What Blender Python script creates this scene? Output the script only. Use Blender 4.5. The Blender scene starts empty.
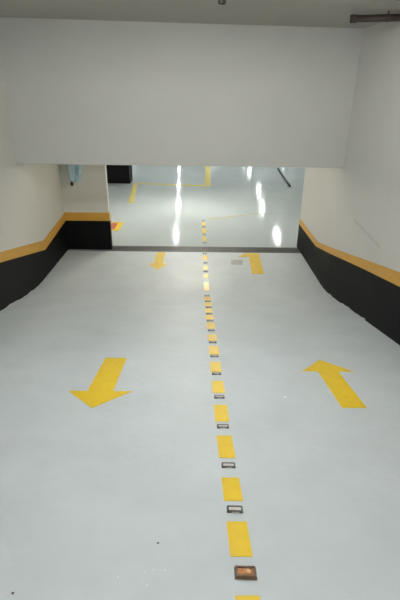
import bpy, bmesh, math, random
from mathutils import Vector, Matrix
random.seed(4)
C = bpy.context.scene.collection
SC = bpy.context.scene
R = math.radians

# ------------------------------------------------------------------ numbers
SLOPE = math.tan(R(11.5))
YK = 6.55                      # where the ramp meets the level floor
BL = 0.35                      # half length of the rounded transition
XL, = (-2.57,)
CEIL = 3.68
def fz(y):                     # floor height under a point
    if y > YK + BL: return 0.0
    if y < YK - BL: return (YK - y) * SLOPE
    return SLOPE * (YK + BL - y) ** 2 / (4 * BL)
def fs(y): return math.atan2(fz(y + .01) - fz(y - .01), .02)

# ------------------------------------------------------------------ materials
def mat(name, col, rough=.6, metal=0, spec=.5, var=0, vscale=2.0, bump=0, bscale=60, emit=None, coat=0, stretch=(1, 1, 1)):
    m = bpy.data.materials.new(name); m.use_nodes = True
    nt = m.node_tree; b = nt.nodes['Principled BSDF']
    b.inputs['Base Color'].default_value = (*col, 1)
    b.inputs['Roughness'].default_value = rough
    b.inputs['Metallic'].default_value = metal
    b.inputs['Specular IOR Level'].default_value = spec
    b.inputs['Coat Weight'].default_value = coat
    if emit:
        b.inputs['Emission Color'].default_value = (*emit[0], 1)
        b.inputs['Emission Strength'].default_value = emit[1]
    tc = nt.nodes.new('ShaderNodeTexCoord')
    mp = nt.nodes.new('ShaderNodeMapping'); mp.inputs['Scale'].default_value = stretch
    nt.links.new(tc.outputs['Object'], mp.inputs['Vector'])
    if var:
        n = nt.nodes.new('ShaderNodeTexNoise'); n.inputs['Scale'].default_value = vscale
        n.inputs['Detail'].default_value = 5; n.inputs['Roughness'].default_value = .6
        nt.links.new(mp.outputs['Vector'], n.inputs['Vector'])
        r = nt.nodes.new('ShaderNodeValToRGB')
        r.color_ramp.elements[0].position = .3; r.color_ramp.elements[1].position = .7
        r.color_ramp.elements[0].color = (*[c * (1 - var) for c in col], 1)
        r.color_ramp.elements[1].color = (*[min(1, c * (1 + var)) for c in col], 1)
        nt.links.new(n.outputs['Fac'], r.inputs['Fac'])
        nt.links.new(r.outputs['Color'], b.inputs['Base Color'])
    if bump:
        n = nt.nodes.new('ShaderNodeTexNoise'); n.inputs['Scale'].default_value = bscale
        n.inputs['Detail'].default_value = 3
        nt.links.new(mp.outputs['Vector'], n.inputs['Vector'])
        bp = nt.nodes.new('ShaderNodeBump'); bp.inputs['Strength'].default_value = bump
        bp.inputs['Distance'].default_value = .01
        nt.links.new(n.outputs['Fac'], bp.inputs['Height'])
        nt.links.new(bp.outputs['Normal'], b.inputs['Normal'])
    return m

M = {}
M['ramp'] = mat('ramp_epoxy', (.595, .65, .68), .47, spec=.22, var=.055, vscale=2.2, bump=.35, bscale=18)
M['garage'] = mat('garage_epoxy', (.52, .57, .58), .095, spec=.5, var=.03, vscale=.8, bump=.16, bscale=2.6)
M['wall'] = mat('wall_paint', (.64, .63, .585), .6, spec=.3, var=.02, vscale=1.5, bump=.05, bscale=25)
M['wallr'] = mat('scuffed_wall_paint', (.60, .60, .57), .6, spec=.3, var=.02, vscale=1.5, bump=.05, bscale=25)
M['header'] = mat('header_paint', (.555, .56, .53), .65, spec=.3, var=.02, vscale=1.2, bump=.05, bscale=20)
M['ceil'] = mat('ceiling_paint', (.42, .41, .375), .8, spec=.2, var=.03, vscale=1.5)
M['black'] = mat('black_paint', (.006, .006, .007), .6, spec=.1, var=.2, vscale=4)
M['yellow_wall'] = mat('ochre_wall_paint', (.62, .34, .055), .5, spec=.4, var=.05, vscale=6)
M['yellow'] = mat('yellow_floor_paint', (.83, .575, .018), .42, spec=.4, var=.05, vscale=12)
M['yellow_worn'] = mat('worn_yellow_floor_paint', (.80, .56, .04), .3, spec=.4, var=.16, vscale=16)
M['yellow_far'] = mat('old_yellow_floor_paint', (.74, .60, .14), .2, var=.14, vscale=7)
M['yellow_faint'] = mat('faint_yellow_floor_paint', (.60, .55, .36), .12, spec=.5, var=.12, vscale=5)
M['red'] = mat('red_floor_paint', (.62, .10, .05), .3, var=.08, vscale=6)
M['stain'] = mat('grey_stain', (.40, .41, .39), .35, var=.08, vscale=9)
M['stud'] = mat('dark_stud_metal', (.10, .09, .085), .55, metal=.2, var=.25, vscale=40)
M['stud_in'] = mat('pale_stud_insert', (.62, .60, .59), .4, var=.2, vscale=60)
M['stud_lens'] = mat('grey_stud_lens', (.40, .39, .38), .4, var=.2, vscale=60)
M['stud_rust'] = mat('rusty_stud_body', (.13, .075, .04), .6, var=.4, vscale=40)
M['amber'] = mat('amber_reflector', (.45, .18, .04), .25, var=.3, vscale=60)
M['amber_hi'] = mat('pale_amber_lens', (.80, .50, .25), .2)
M['steel'] = mat('drain_steel', (.10, .103, .098), .55, metal=.2, var=.15, vscale=6)
M['steel_dk'] = mat('drain_slots', (.07, .07, .07), .6)
M['pipe'] = mat('brown_pipe_paint', (.05, .034, .028), .5, var=.12, vscale=8)
M['sprk'] = mat('dark_sprinkler', (.010, .0095, .008), 1.0, spec=.02)
M['blue'] = mat('pale_blue_plastic', (.42, .60, .68), .35, spec=.5, var=.18, vscale=14)
M['dark'] = mat('dark_plastic', (.02, .025, .025), .4)
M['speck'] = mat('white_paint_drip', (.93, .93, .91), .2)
M['grit'] = mat('dark_grit', (.10, .09, .08), .7)
M['streak'] = mat('streak_black', (.02, .02, .02), .5)
M['housing'] = mat('lamp_housing', (.75, .75, .74), .4)
M['tube_ramp'] = mat('lamp_tube_ramp', (.9, .9, .9), .4, emit=((1.0, .99, .955), 150))
M['tube_gar'] = mat('lamp_tube_garage', (.9, .9, .9), .4, emit=((.95, 1.0, .985), 115))

M['tube_near'] = mat('lamp_tube_entrance', (.9, .9, .9), .4, emit=((1.0, .955, .85), 290))
M['globe'] = mat('warm_fill_globe', (.9, .88, .8), .4, emit=((1.0, .90, .70), 105))

# a faint grey diagonal scrape on the right wall
nt = M['wallr'].node_tree
b = nt.nodes['Principled BSDF']
src = b.inputs['Base Color'].links[0].from_socket
tc = nt.nodes.new('ShaderNodeTexCoord'); sp = nt.nodes.new('ShaderNodeSeparateXYZ')
nt.links.new(tc.outputs['Object'], sp.inputs[0])
def mth(op, a, b_=None):
    n = nt.nodes.new('ShaderNodeMath'); n.operation = op
    for i, v in enumerate((a, b_)):
        if v is None: continue
        if isinstance(v, (int, float)): n.inputs[i].default_value = v
        else: nt.links.new(v, n.inputs[i])
    return n.outputs[0]
ln = mth('ADD', mth('MULTIPLY', mth('SUBTRACT', sp.outputs['Y'], 4.99), .0988), 1.271)
d = mth('ABSOLUTE', mth('SUBTRACT', sp.outputs['Z'], ln))
k = mth('MULTIPLY', mth('LESS_THAN', d, .018), mth('MULTIPLY', mth('GREATER_THAN', sp.outputs['Y'], 5.02), mth('LESS_THAN', sp.outputs['Y'], 5.93)))
mx = nt.nodes.new('ShaderNodeMix'); mx.data_type = 'RGBA'
nt.links.new(mth('MULTIPLY', k, .45), mx.inputs[0]); nt.links.new(src, mx.inputs[6])
mx.inputs[7].default_value = (.44, .43, .41, 1)
nt.links.new(mx.outputs[2], b.inputs['Base Color'])

# ------------------------------------------------------------------ helpers
def obj(name, bm, m, parent=None, smooth=False, bevel=0):
    bmesh.ops.recalc_face_normals(bm, faces=bm.faces)
    me = bpy.data.meshes.new(name); bm.to_mesh(me); bm.free()
    me.materials.append(m)
    if smooth:
        for p in me.polygons: p.use_smooth = True
    o = bpy.data.objects.new(name, me); C.objects.link(o)
    if parent: o.parent = parent
    if bevel:
        bv = o.modifiers.new('bevel', 'BEVEL'); bv.width = bevel; bv.segments = 2
    return o
def tag(o, label, cat, group=None):
    o['label'] = label; o['category'] = cat
    if group: o['group'] = group
    return o
def thing(name, label, cat, loc=(0, 0, 0), rot=(0, 0, 0), group=None):
    o = bpy.data.objects.new(name, None); C.objects.link(o)
    o.empty_display_size = .1; o.location = loc; o.rotation_euler = rot
    return tag(o, label, cat, group)
def struct(name, bm, m, bevel=0):
    o = obj(name, bm, m, bevel=bevel); o['kind'] = 'structure'; return o
def box(bm, x0, x1, y0, y1, z0, z1):
    v = [bm.verts.new((x, y, z)) for z in (z0, z1) for y in (y0, y1) for x in (x0, x1)]
    for f in ((0, 1, 3, 2), (4, 5, 7, 6), (0, 1, 5, 4), (2, 3, 7, 6), (0, 2, 6, 4), (1, 3, 7, 5)):
        bm.faces.new([v[i] for i in f])
    return bm
def B(*a): return box(bmesh.new(), *a)
def loft(bm, sections):                    # closed rings, capped at both ends
    rings = [[bm.verts.new(p) for p in s] for s in sections]
    n = len(rings[0])
    for a, c in zip(rings, rings[1:]):
        for i in range(n):
            bm.faces.new((a[i], a[(i + 1) % n], c[(i + 1) % n], c[i]))
    bm.faces.new(rings[0]); bm.faces.new(list(reversed(rings[-1])))
    return bm
def lathe(bm, prof, n=16, c=(0, 0, 0)):
    return loft(bm, [[(c[0] + r * math.cos(2 * math.pi * i / n), c[1] + r * math.sin(2 * math.pi * i / n), c[2] + z) for i in range(n)] for r, z in prof])
def tube(bm, pts, r, n=14):
    secs = []
    for i, p in enumerate(pts):
        p = Vector(p)
        t = (Vector(pts[min(i + 1, len(pts) - 1)]) - Vector(pts[max(i - 1, 0)])).normalized()
        u = t.cross(Vector((0, 0, 1))); u = u.normalized() if u.length > .01 else Vector((1, 0, 0))
        w = t.cross(u).normalized()
        secs.append([tuple(p + r * (math.cos(2 * math.pi * k / n) * u + math.sin(2 * math.pi * k / n) * w)) for k in range(n)])
    return loft(bm, secs)
def decal(name, outline, m, lift=.0005, thick=.002, sub=.08, parent=None):
    """painted shape lying on the floor and following its slope; outline in metres (x, y)"""
    cx = sum(p[0] for p in outline) / len(outline); cy = sum(p[1] for p in outline) / len(outline)
    oz = fz(cy)
    bm = bmesh.new()
    f = bm.faces.new([bm.verts.new((p[0], p[1], 0)) for p in outline])
    y0 = min(p[1] for p in outline); y1 = max(p[1] for p in outline)
    if y0 < YK + BL and y1 > YK - BL - .05:
        y = math.ceil(y0 / sub) * sub
        while y < y1:
            bmesh.ops.bisect_plane(bm, geom=bm.verts[:] + bm.edges[:] + bm.faces[:], plane_co=(0, y, 0), plane_no=(0, 1, 0))
            y += sub
    r = bmesh.ops.extrude_face_region(bm, geom=bm.faces[:])
    top = {e for e in r['geom'] if isinstance(e, bmesh.types.BMVert)}
    for v in bm.verts:
        v.co.z = fz(v.co.y) + lift + (thick if v in top else 0) - oz
        v.co.x -= cx; v.co.y -= cy
    o = obj(name, bm, m, parent)
    o.location = (cx, cy, oz)
    return o

# ------------------------------------------------------------------ floors
def ys(a, b_):
    out = [a]
    y = YK - BL
    for t in [YK - BL + BL * 2 * i / 14 for i in range(15)]:
        if a < t < b_: out.append(t)
    out.append(b_); return out
YB = -5.0
bm = bmesh.new()
secs = []
for y in ys(YB, 8.52):
    secs.append([(-2.75, y, fz(y)), (2.42, y, fz(y)), (2.42, y, fz(y) - .2), (-2.75, y, fz(y) - .2)])
loft(bm, secs)
struct('floor', bm, M['ramp'])
# level garage floor past the drain
struct('floor.001', B(-9, 9, 8.86, 41, -.2, 0), M['garage'])

# drain: channel, frame and slotted steel cover lying flush between the two floors
dr = thing('floor_drain', 'long grey steel drain grate across the foot of the ramp', 'drain', (.17, 8.69, 0))
W = 1.92
bm = bmesh.new()
box(bm, -W, W, -.165, -.14, -.05, .004); box(bm, -W, W, .14, .165, -.05, .004)
box(bm, -W, -W + .025, -.14, .14, -.05, .004); box(bm, W - .025, W, -.14, .14, -.05, .004)
obj('frame', bm, M['steel'], dr)
bm = bmesh.new()
x = -W + .03
while x < W - .05:
    box(bm, x, x + .026, -.138, .138, -.03, .003); x += .045
for y in (-.125, -.01, .105): box(bm, -W + .026, W - .026, y, y + .022, -.028, .0035)
obj('grate', bm, M['steel'], dr)
obj('channel', B(-W, W, -.165, .165, -.2, -.055), M['steel_dk'], dr)

# ------------------------------------------------------------------ walls
def slab_wall(name, m, plan, thick, ztop, side):
    """plan: (y, x) polyline of the inner face; grows outward by thick"""
    bm = bmesh.new()
    loft(bm, [[(x, y, -.2), (x + side * thick, y, -.2), (x + side * thick, y, ztop), (x, y, ztop)] for y, x in plan])
    return struct(name, bm, m)
RP = [(YB, 2.2), (4.1, 2.17), (5.3, 2.145), (6.6, 2.09), (8.95, 2.09)]
LP = [(YB, XL), (8.62, XL)]
def rx(y):
    for (a, xa), (c, xc) in zip(RP, RP[1:]):
        if a <= y <= c: return xa + (xc - xa) * (y - a) / (c - a)
slab_wall('wall_right', M['wallr'], RP, .25, 5.2, 1)
slab_wall('wall_left', M['wall'], LP, .2, 5.2, -1)
struct('wall_return', B(XL - .2, -1.708, 8.62, 8.73, 0, 2.62), M['wall'], bevel=.006)
struct('wall_behind', B(-2.8, 2.5, YB - .2, YB, 1.5, 5.2), M['wall'])

def band(name, m, pts, xf, t, parent=None):
    """pts: (y, z bottom, z top); a thin painted band on a side wall"""
    bm = bmesh.new()
    loft(bm, [[(xf(y), y, a), (xf(y) + t, y, a), (xf(y) + t, y, c), (xf(y), y, c)] for y, a, c in pts])
    return struct(name, bm, m)
def interp(tab, y):
    if y <= tab[0][0]: return tab[0][1] + (tab[0][0] - y) * SLOPE
    for (a, va), (c, vc) in zip(tab, tab[1:]):
        if y <= c: return va + (vc - va) * (y - a) / (c - a)
    return tab[-1][1]
LB = [(5.555, .843), (7.28, .435), (8.62, .575)]       # left: top of the black, top of the ochre
LT = [(5.60, .968), (7.26, .605), (8.62, .725)]
RB = [(4.39, 1.055), (5.79, .80), (7.5, .475), (8.95, .48)]
RT = [(4.46, 1.19), (5.92, .885), (7.43, .578), (8.95, .595)]
def yset(y0, y1, *tabs):
    s = {y0, y1}
    for t in tabs: s |= {p[0] for p in t if y0 < p[0] < y1}
    s |= {y for y in ys(y0, y1)} | {p[0] for p in RP if y0 < p[0] < y1}
    return sorted(s)
yl = yset(YB, 8.62, LB, LT); yr = yset(YB, 8.95, RB, RT)
dense = [YB + .5 + .11 * i for i in range(110)]
def jag(y, right=False):               # uneven lower edge of the black paint
    if right and y < 5.05: return -.01
    return (.013 + .008 * math.sin(y * 9.1) + .005 * math.sin(y * 23.7 + 1)) if y < 6.9 else -.01
band('baseboard_left', M['black'], [(y, fz(y) + jag(y), interp(LB, y)) for y in sorted(set(yl) | {d_ for d_ in dense if d_ < 8.6})], lambda y: XL, .008)
band('trim_1', M['yellow_wall'], [(y, interp(LB, y), interp(LT, y)) for y in yl], lambda y: XL, .008)
band('baseboard_right', M['black'], [(y, fz(y) + jag(y, True), interp(RB, y)) for y in sorted(set(yr) | {5.049, 5.051} | {d_ for d_ in dense if d_ < 8.9})], rx, -.008)
band('trim_2', M['yellow_wall'], [(y, interp(RB, y), interp(RT, y)) for y in yr], rx, -.008)
struct('baseboard_return', B(XL, -1.702, 8.612, 8.735, 0, .585), M['black'])
struct('trim_3', B(XL, -1.702, 8.612, 8.735, .585, .745), M['yellow_wall'])

# header beam over the foot of the ramp, and the soffit behind it
struct('wall_header', B(XL - .02, 2.12, 6.62, 6.92, 1.938, 3.9), M['header'], bevel=.006)
bm = bmesh.new()
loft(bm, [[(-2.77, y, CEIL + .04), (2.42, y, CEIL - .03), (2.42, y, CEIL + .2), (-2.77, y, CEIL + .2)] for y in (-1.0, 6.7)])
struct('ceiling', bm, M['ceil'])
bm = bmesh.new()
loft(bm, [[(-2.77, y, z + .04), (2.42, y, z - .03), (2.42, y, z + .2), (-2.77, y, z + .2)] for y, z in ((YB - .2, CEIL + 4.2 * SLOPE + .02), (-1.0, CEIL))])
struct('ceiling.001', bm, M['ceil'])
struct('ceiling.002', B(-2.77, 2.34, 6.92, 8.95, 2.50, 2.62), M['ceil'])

# ------------------------------------------------------------------ garage hall beyond
struct('ceiling.003', B(-9, 9, 8.80, 41, 2.62, 2.8), M['wall'])
struct('wall_back', B(-9, 9, 41, 41.2, 0, 2.62), M['wall'])
struct('wall_garage_left', B(-9.2, -9, 8.8, 41, 0, 2.62), M['wall'])
struct('wall_garage_right', B(9, 9.2, 8.8, 41, 0, 2.62), M['wall'])
struct('wall_front_left', B(-9, XL - .2, 8.62, 8.80, 0, 2.62), M['wall'])
struct('wall_front_right', B(2.34, 9, 8.77, 8.95, 0, 2.62), M['wall'])
struct('baseboard_back', B(-9, 9, 40.985, 41, 0, .62), M['black'])
co = thing('concrete_column', 'square white column with black painted foot beyond the left jamb', 'column', (-2.73, 15.95, 0))
obj('shaft', B(-.44, .44, -.35, .35, .76, 2.62), M['wall'], co, bevel=.01)
obj('black_foot', B(-.44, .44, -.35, .35, 0, .76), M['black'], co)

# ------------------------------------------------------------------ floor markings
def lx(y): return .217 - (y - 1.0) * .018 if y < 2.4 else .192 - (y - 2.4) * .0052 if y < 7 else .168
ORD = ['first', 'second', 'third', 'fourth', 'fifth', 'sixth', 'seventh', 'eighth', 'ninth', 'tenth', 'eleventh', 'twelfth',
       'thirteenth', 'fourteenth', 'fifteenth', 'sixteenth', 'seventeenth', 'eighteenth']
DASH = [(.86, 1.121), (1.313, 1.525), (1.672, 1.864), (2.052, 2.302), (2.484, 2.732), (2.935, 3.164), (3.356, 3.594), (3.788, 4.038),
        (4.196, 4.42), (4.63, 4.88), (5.01, 5.22), (5.33, 5.55), (5.66, 5.90), (6.01, 6.25), (6.58, 6.98), (7.157, 7.343), (7.54, 7.76), (8.04, 8.32)]
def shear(y): return lx(y)
for i, (a, c) in enumerate(DASH):
    w = .049 if i < 14 else .041
    o = decal('lane_dash', [(shear(a) - w, a), (shear(a) + w, a), (shear(c) + w, c), (shear(c) - w, c)], M['yellow'] if i < 13 else M['yellow_worn'])
    if i == 0: lab = 'yellow painted dash cut by the bottom edge, nearest the camera'
    elif i == 1: lab = 'large yellow painted dash just beyond the rusty amber road stud'
    elif i < 14: lab = f'yellow painted dash on the ramp, {ORD[i]} from the bottom of the photo'
    elif i == 14: lab = 'long worn yellow dash on the level floor just past the foot of the ramp'
    elif i == 17: lab = 'worn yellow dash on the level floor nearest the drain'
    else: lab = 'worn yellow dash on the level floor, ' + ('second' if i == 16 else 'third') + ' from the drain'
    tag(o, lab, 'road marking', 'yellow centre line dashes')
for i, (a, c) in enumerate([(9.25, 9.58), (9.84, 10.2), (10.46, 10.75)]):
    o = decal('lane_dash', [(.168 - .038, a), (.168 + .038, a), (.168 + .038, c), (.168 - .038, c)], M['yellow_worn'])
    tag(o, 'small yellow dash on the glossy garage floor, ' + ['nearest past', 'second past', 'third past'][i] + ' the drain', 'road marking', 'yellow centre line dashes')

# arrows
def arrow(cx, tail, tip, hb, sw, hw, tipx=None, rw=None):
    rw = hw if rw is None else rw; tipx = cx if tipx is None else tipx
    return [(cx - sw, tail), (cx + sw, tail), (cx + sw, hb), (cx + rw, hb), (tipx, tip), (cx - hw, hb), (cx - sw, hb)]
tag(decal('floor_arrow', arrow(-.757, 3.674, 2.665, 2.952, .102, .257), M['yellow']),
    'yellow arrow on the left of the ramp pointing towards the camera', 'arrow', 'yellow floor arrows')
tag(decal('floor_arrow', arrow(1.192, 2.70, 3.67, 3.385, .093, .235), M['yellow']),
    'yellow arrow on the right of the ramp pointing down towards the drain', 'arrow', 'yellow floor arrows')
tag(decal('floor_arrow', arrow(-.70, 8.48, 7.52, 7.84, .085, .19), M['yellow_worn']),
    'small worn yellow arrow near the drain on the left, pointing to the camera', 'arrow', 'yellow floor arrows')
tag(decal('floor_arrow', [(.98, 7.37), (1.20, 7.37), (1.235, 8.42), (1.30, 8.42), (1.16, 8.50), (.95, 8.45), (.80, 8.25), (1.02, 8.27)], M['yellow_worn']),
    'small yellow arrow near the drain on the right, pointing at the drain', 'arrow', 'yellow floor arrows')
tag(decal('floor_patch', [(.645, 7.84), (.86, 7.83), (.885, 8.08), (.66, 8.085)], M['stain']),
    'faint grey square patch on the floor left of the right far arrow', 'patch')

# markings in the garage hall
hy = thing('keep_clear_marking', 'red floor square with yellow border behind the left jamb', 'road marking', (-2.27, 10.31, 0))
bm = B(-.5, .5, -.36, .36, .0005, .0022)
obj('yellow_border', bm, M['yellow'], hy)
obj('red_square', B(-.36, .38, -.25, .25, .0025, .004), M['red'], hy)
tag(decal('bay_line', [(-1.94, 12.70), (-1.80, 12.70), (-2.02, 15.53), (-2.17, 15.54)], M['yellow_far']),
    'short yellow bay line running back beside the black column foot', 'road marking')
tag(decal('bay_line', [(-2.16, 15.58), (.255, 15.25), (.255, 15.5), (-2.16, 15.74)], M['yellow_far']),
    'thin yellow line running across from the black column foot', 'road marking')
tag(decal('bay_line', [(.265, 15.3), (.45, 15.3), (.56, 19.9), (.33, 19.9)], M['yellow_far']),
    'yellow line running away at the top centre of the garage floor', 'road marking')
tag(decal('bay_line', [(.25, 11.0), (1.8, 11.70), (1.8, 11.78), (.25, 11.1)], M['yellow_faint']),
    'very faint yellow line crossing the glossy floor past the last road stud', 'road marking')
tag(obj('reflection_streak', tube(bmesh.new(), [(3.13, 15.35, .032), (3.17, 16.2, .032), (3.25, 17.7, .032), (3.34, 19.15, .032)], .032, 10), M['streak'], smooth=True),  # dark reflection in the glossy floor, shaped as a thin black tube
    'straight black cable standing in for a floor reflection at the top right of the garage', 'streak')

# ------------------------------------------------------------------ road studs
def make_stud(name, rusty):
    t = thing(name, '', 'road stud')
    bm = bmesh.new()
    w, l, h = (.047, .030, .016) if rusty else (.041, .023, .011)
    def ring(k, z): return [(-w * k, -l * k, z), (w * k, -l * k, z), (w * k, l * k, z), (-w * k, l * k, z)]
    outer0 = [bm.verts.new(p) for p in ring(1, 0)]
    outer1 = [bm.verts.new(p) for p in ring(.88, h)]
    iw, il = w * (.70 if rusty else .76), l * (.62 if rusty else .60)
    inn1 = [bm.verts.new(p) for p in ((-iw, -il, h), (iw, -il, h), (iw, il, h), (-iw, il, h))]
    inn0 = [bm.verts.new(p) for p in ((-iw, -il, h - .006), (iw, -il, h - .006), (iw, il, h - .006), (-iw, il, h - .006))]
    for a, c in ((outer0, outer1), (outer1, inn1), (inn1, inn0)):
        for i in range(4): bm.faces.new((a[i], a[(i + 1) % 4], c[(i + 1) % 4], c[i]))
    bm.faces.new(inn0); bm.faces.new(list(reversed(outer0)))
    obj('body', bm, M['stud_rust' if rusty else 'stud'], t)
    bm = bmesh.new()                       # insert: shallow wedge lens facing the camera
    loft(bm, [[(x, -il * .96, h - .0055), (x, il * .96, h - .0055), (x, il * .7, h - .001), (x, -il * .7, h - .0025)] for x in (-iw * .97, iw * .97)])
    ins = obj('reflector', bm, M['amber' if rusty else 'stud_in'], t)
    if rusty:
        bm = bmesh.new(); lathe(bm, [(.001, .0), (.011, .0005), (.010, .003), (.001, .0045)], 10, (.012, 0, h - .003))
        obj('lens', bm, M['amber_hi'], ins, smooth=True)
    else:
        bm = bmesh.new()                   # pale front face of the stud
        yb, yt = -l, -l * .88
        loft(bm, [[(x0, yb - .0006, .001), (x0, yt - .0006, h - .003), (x0, yt + .003, h - .003), (x0, yb + .003, .001)] for x0 in (-w * .4, w * .5)])
        obj('front_lens', bm, M['stud_lens'], t)
    return t
def copy_tree(o, parent=None):
    c = o.copy(); C.objects.link(c)
    if parent: c.parent = parent
    for ch in list(o.children): copy_tree(ch, c)
    return c
STUD = [1.224, 1.606, 1.973, 2.413, 2.856, 3.312, 3.739, 4.143, 4.561, 4.95, 5.273, 5.607, 5.951, 6.301, 7.462, 7.896, 8.42]
GST = [9.107, 9.709, 10.332, 10.868]
rust = make_stud('road_stud', True); grey = make_stud('road_stud', False)
for i, y in enumerate(STUD + GST):
    o = rust if i == 0 else grey if i == 1 else copy_tree(grey)
    x = lx(y) + (.006 if i == 0 else 0)
    o.location = (x, y, fz(y) + .0003); o.rotation_euler = (fs(y), 0, R(-1.5) if i < 3 else 0)
    if i == 0: lab = 'rusty brown road stud with amber lens nearest the camera'
    elif i < 14: lab = f'grey road stud between yellow dashes on the ramp, {ORD[i]} from the bottom of the photo'
    elif i < 17: lab = 'tiny dark road stud on the level floor, ' + ('third from', 'second from', 'right at the near edge of')[i - 14] + ' the drain'
    else: lab = 'tiny dark road stud on the glossy garage floor, ' + ORD[i - 17] + ' past the drain'
    tag(o, lab, 'road stud', 'road studs along the centre line')

# ------------------------------------------------------------------ small paint drips and grit on the ramp
def fleck(name, x, y, r, m, label, cat, group):
    bm = bmesh.new(); n = 9
    rr = [r * random.uniform(.75, 1.25) for _ in range(n)]
    loft(bm, [[(k * rr[i] * math.cos(6.283 * i / n), k * rr[i] * math.sin(6.283 * i / n), z) for i in range(n)] for k, z in ((1, 0), (.92, r * .12), (.5, r * .16))])
    o = obj(name, bm, m); o.location = (x, y, fz(y) + .0004); o.rotation_euler = (fs(y), 0, 0)
    tag(o, label, cat, group)
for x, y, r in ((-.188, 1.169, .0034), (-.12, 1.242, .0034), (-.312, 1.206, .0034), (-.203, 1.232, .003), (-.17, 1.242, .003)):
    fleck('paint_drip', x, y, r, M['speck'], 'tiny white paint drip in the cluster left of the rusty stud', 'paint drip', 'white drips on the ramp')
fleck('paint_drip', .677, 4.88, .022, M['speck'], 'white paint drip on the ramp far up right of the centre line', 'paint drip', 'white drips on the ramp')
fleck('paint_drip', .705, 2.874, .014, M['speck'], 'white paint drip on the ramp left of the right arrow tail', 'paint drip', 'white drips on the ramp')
fleck('grit_chip', -.162, 1.389, .006, M['grit'], 'dark grit chip on the ramp above the white drips', 'grit', 'dark grit on the ramp')
fleck('grit_chip', -.714, 1.129, .006, M['grit'], 'dark grit chip at the lower left corner of the ramp', 'grit', 'dark grit on the ramp')

# ------------------------------------------------------------------ pipe and sprinkler under the ceiling
pp = thing('ceiling_pipe', 'brown painted pipe under the ceiling at the top right corner', 'pipe', (1.56, 5.38, 3.60))
dx, dy = .60, -.19
obj('pipe_run', tube(bmesh.new(), [(.012, -.004, 0), (dx * .5, dy * .5, 0), (dx, dy, 0)], .034), M['pipe'], pp, smooth=True)
obj('end_cap', tube(bmesh.new(), [(-.012, .004, 0), (-.006, .002, 0), (.05, -.016, 0)], .0385), M['pipe'], pp, smooth=False, bevel=.004)
bm = bmesh.new(); tube(bm, [(.335, -.106, .03), (.335, -.106, .081)], .007, 8); 
obj('hanger', bm, M['pipe'], pp)
t_ = Vector((dx, dy, 0)).normalized()
obj('clamp', tube(bmesh.new(), [tuple(Vector((.335, -.106, 0)) - t_ * .012), tuple(Vector((.335, -.106, 0)) + t_ * .012)], .0375), M['pipe'], pp)
sk = thing('ceiling_sprinkler', 'dark sprinkler head hanging from the ceiling at top centre', 'sprinkler', (.172, 4.0, CEIL))
obj('escutcheon', lathe(bmesh.new(), [(.055, 0), (.055, -.008), (.045, -.014)], 18), M['sprk'], sk)
obj('body', lathe(bmesh.new(), [(.034, -.01), (.034, -.06), (.041, -.062), (.041, -.10), (.034, -.135)], 16), M['sprk'], sk)
obj('deflector', lathe(bmesh.new(), [(.030, -.135), (.030, -.165), (.027, -.172)], 16), M['sprk'], sk)

# ------------------------------------------------------------------ pale blue fixture on the return wall
bl = thing('wall_fixture', 'pale blue plastic wall fixture with dark tip above the black and ochre band', 'fixture', (-2.25, 8.62, 1.335))
secs = []
for z, xa, xc, dpt in ((0.0, -.105, .035, .07), (.03, -.118, .055, .10), (.14, -.125, .095, .13), (.27, -.13, .125, .14), (.40, -.13, .14, .14), (.47, -.12, .13, .12)):
    secs.append([(xa, -.001, z), (xa, -dpt * .75, z), (xa + .03, -dpt, z), ((xa + xc) / 2 + .01, -dpt * .82, z), (xc - .03, -dpt, z), (xc, -dpt * .7, z), (xc, -.001, z)])
obj('cover', loft(bmesh.new(), secs), M['blue'], bl, bevel=.006)
obj('tip', lathe(bmesh.new(), [(.012, -.075), (.026, -.06), (.028, -.03), (.02, .005)], 12, (-.095, -.055, 0)), M['dark'], bl, smooth=True)
obj('drip_lip', B(-.06, .01, -.075, -.02, -.018, .004), M['stud_in'], bl, bevel=.004)

# ------------------------------------------------------------------ lamps
def make_lamp(tm, length):
    t = thing('ceiling_lamp', '', 'lamp')
    h = length / 2
    bm = bmesh.new()
    loft(bm, [[(x, -h - .03, 0), (x, h + .03, 0), (x, h + .03, z), (x, -h - .03, z)] for x, z in ((-.15, -.045), (-.08, -.02), (.08, -.02), (.15, -.045))])
    obj('housing', bm, M['housing'], t)
    for s in (-1, 1):
        obj('tube', tube(bmesh.new(), [(s * .07, -h, -.062), (s * .07, h, -.062)], .014, 10), tm, t, smooth=True)
    for s in (-1, 1): obj('end_holder', B(-.10, .10, s * h - .012, s * h + .012, -.08, -.02), M['housing'], t)
    return t
rl = make_lamp(M['tube_ramp'], 1.2)
rl.location = (0, 3.35, CEIL); rl.rotation_euler = (0, 0, R(90))
tag(rl, 'twin tube lamp on the ceiling over the ramp', 'lamp')
r2 = copy_tree(rl); r2.location = (0, -1.2, CEIL + .06)  # unseen lamp added to brighten the near end of the ramp
tag(r2, 'added twin tube fill lamp on the ceiling behind the camera', 'lamp')
wl = thing('soffit_fill_lamp', 'added warm round fill lamp on the soffit behind the header beam', 'lamp', (-.2, 7.75, 2.50))  # unseen lamp added to warm and lift the space behind the header
obj('base', lathe(bmesh.new(), [(.13, 0), (.13, -.03), (.11, -.04)], 24), M['housing'], wl)
obj('globe', lathe(bmesh.new(), [(.10, -.035), (.105, -.06), (.08, -.10), (.03, -.12), (.004, -.122)], 24), M['globe'], wl, smooth=True)
g0 = make_lamp(M['tube_gar'], 1.2)
first = True
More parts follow.
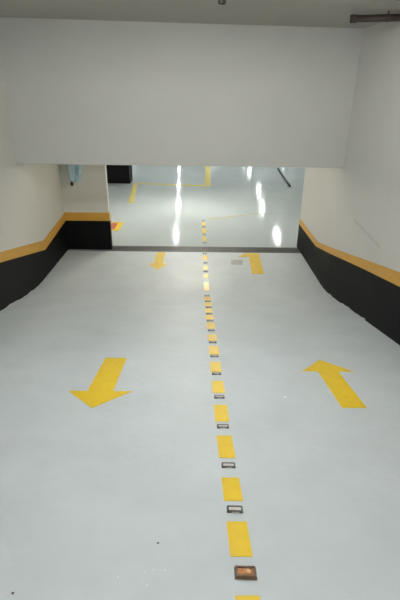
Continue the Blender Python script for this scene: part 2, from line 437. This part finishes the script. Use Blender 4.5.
for row, spots in (('left', ((-.85, 17.8), (-.95, 23.0), (-1.15, 28.2), (-1.35, 34.0))),
                   ('right', ((3.3, 17.8), (3.3, 22.6), (3.65, 26.8), (3.85, 34.0))),
                   ('outer left', ((-5.2, 11.8), (-5.2, 17.8), (-5.2, 23.0), (-5.2, 28.0), (-5.2, 39.0), (-1.5, 39.4))),  # outer rows: unseen lamps added to brighten the hall
                   ('outer right', ((7.2, 11.8), (7.2, 17.8), (7.2, 23.0), (7.2, 39.0), (4.0, 39.4), (1.2, 39.4)))):  # farthest ones added to light the back wall
    for k, (x, y) in enumerate(spots):
        o = g0 if first else copy_tree(g0); first = False
        o.location = (x, y, 2.5)
        if 'outer' not in row: o.scale = (.55, 1, 1)
        tag(o, f'twin tube garage lamp, {ORD[k]} past the drain in the {row} row', 'lamp', 'garage tube lamps')
n0 = make_lamp(M['tube_near'], 1.2)
n0.location = (-.15, 12.0, 2.5); n0.rotation_euler = (0, 0, R(90))
tag(n0, 'warm twin tube garage lamp nearest the drain, set crosswise', 'lamp', 'garage tube lamps')
# suspension rods for the garage lamps
for o in [q for q in C.objects if q.name.startswith('ceiling_lamp') and abs(q.location.z - 2.5) < .01]:
    for s in (-.4, .4): obj('suspension_rod', tube(bmesh.new(), [(0, s, -.02), (0, s, .12)], .006, 6), M['housing'], o)

# ------------------------------------------------------------------ world, camera
w = bpy.data.worlds.new('world'); SC.world = w; w.use_nodes = True
w.node_tree.nodes['Background'].inputs[0].default_value = (.5, .52, .55, 1)
w.node_tree.nodes['Background'].inputs[1].default_value = .05

p, ro, yw = R(25), R(.8), R(.562)
def cv(u, v, k=1):
    d = Vector((u, k * math.cos(p) + v * math.sin(p), -k * math.sin(p) + v * math.cos(p)))
    return Vector((d.x * math.cos(yw) + d.y * math.sin(yw), -d.x * math.sin(yw) + d.y * math.cos(yw), d.z))
c, s = math.cos(ro), math.sin(ro)
right, up, fwd = cv(c, s, 0), cv(-s, c, 0), cv(0, 0, 1)
cam = bpy.data.cameras.new('camera'); co_ = bpy.data.objects.new('camera', cam); C.objects.link(co_)
cam.sensor_fit = 'VERTICAL'; cam.sensor_height = 36; cam.lens = 27
cam.clip_start = .05
co_.matrix_world = Matrix(((right.x, up.x, -fwd.x, 0), (right.y, up.y, -fwd.y, 0), (right.z, up.z, -fwd.z, 2.92), (0, 0, 0, 1)))
SC.camera = co_
SC.view_settings.view_transform = 'Standard'; SC.view_settings.look = 'None'
SC.view_settings.exposure = .45; SC.view_settings.gamma = 1
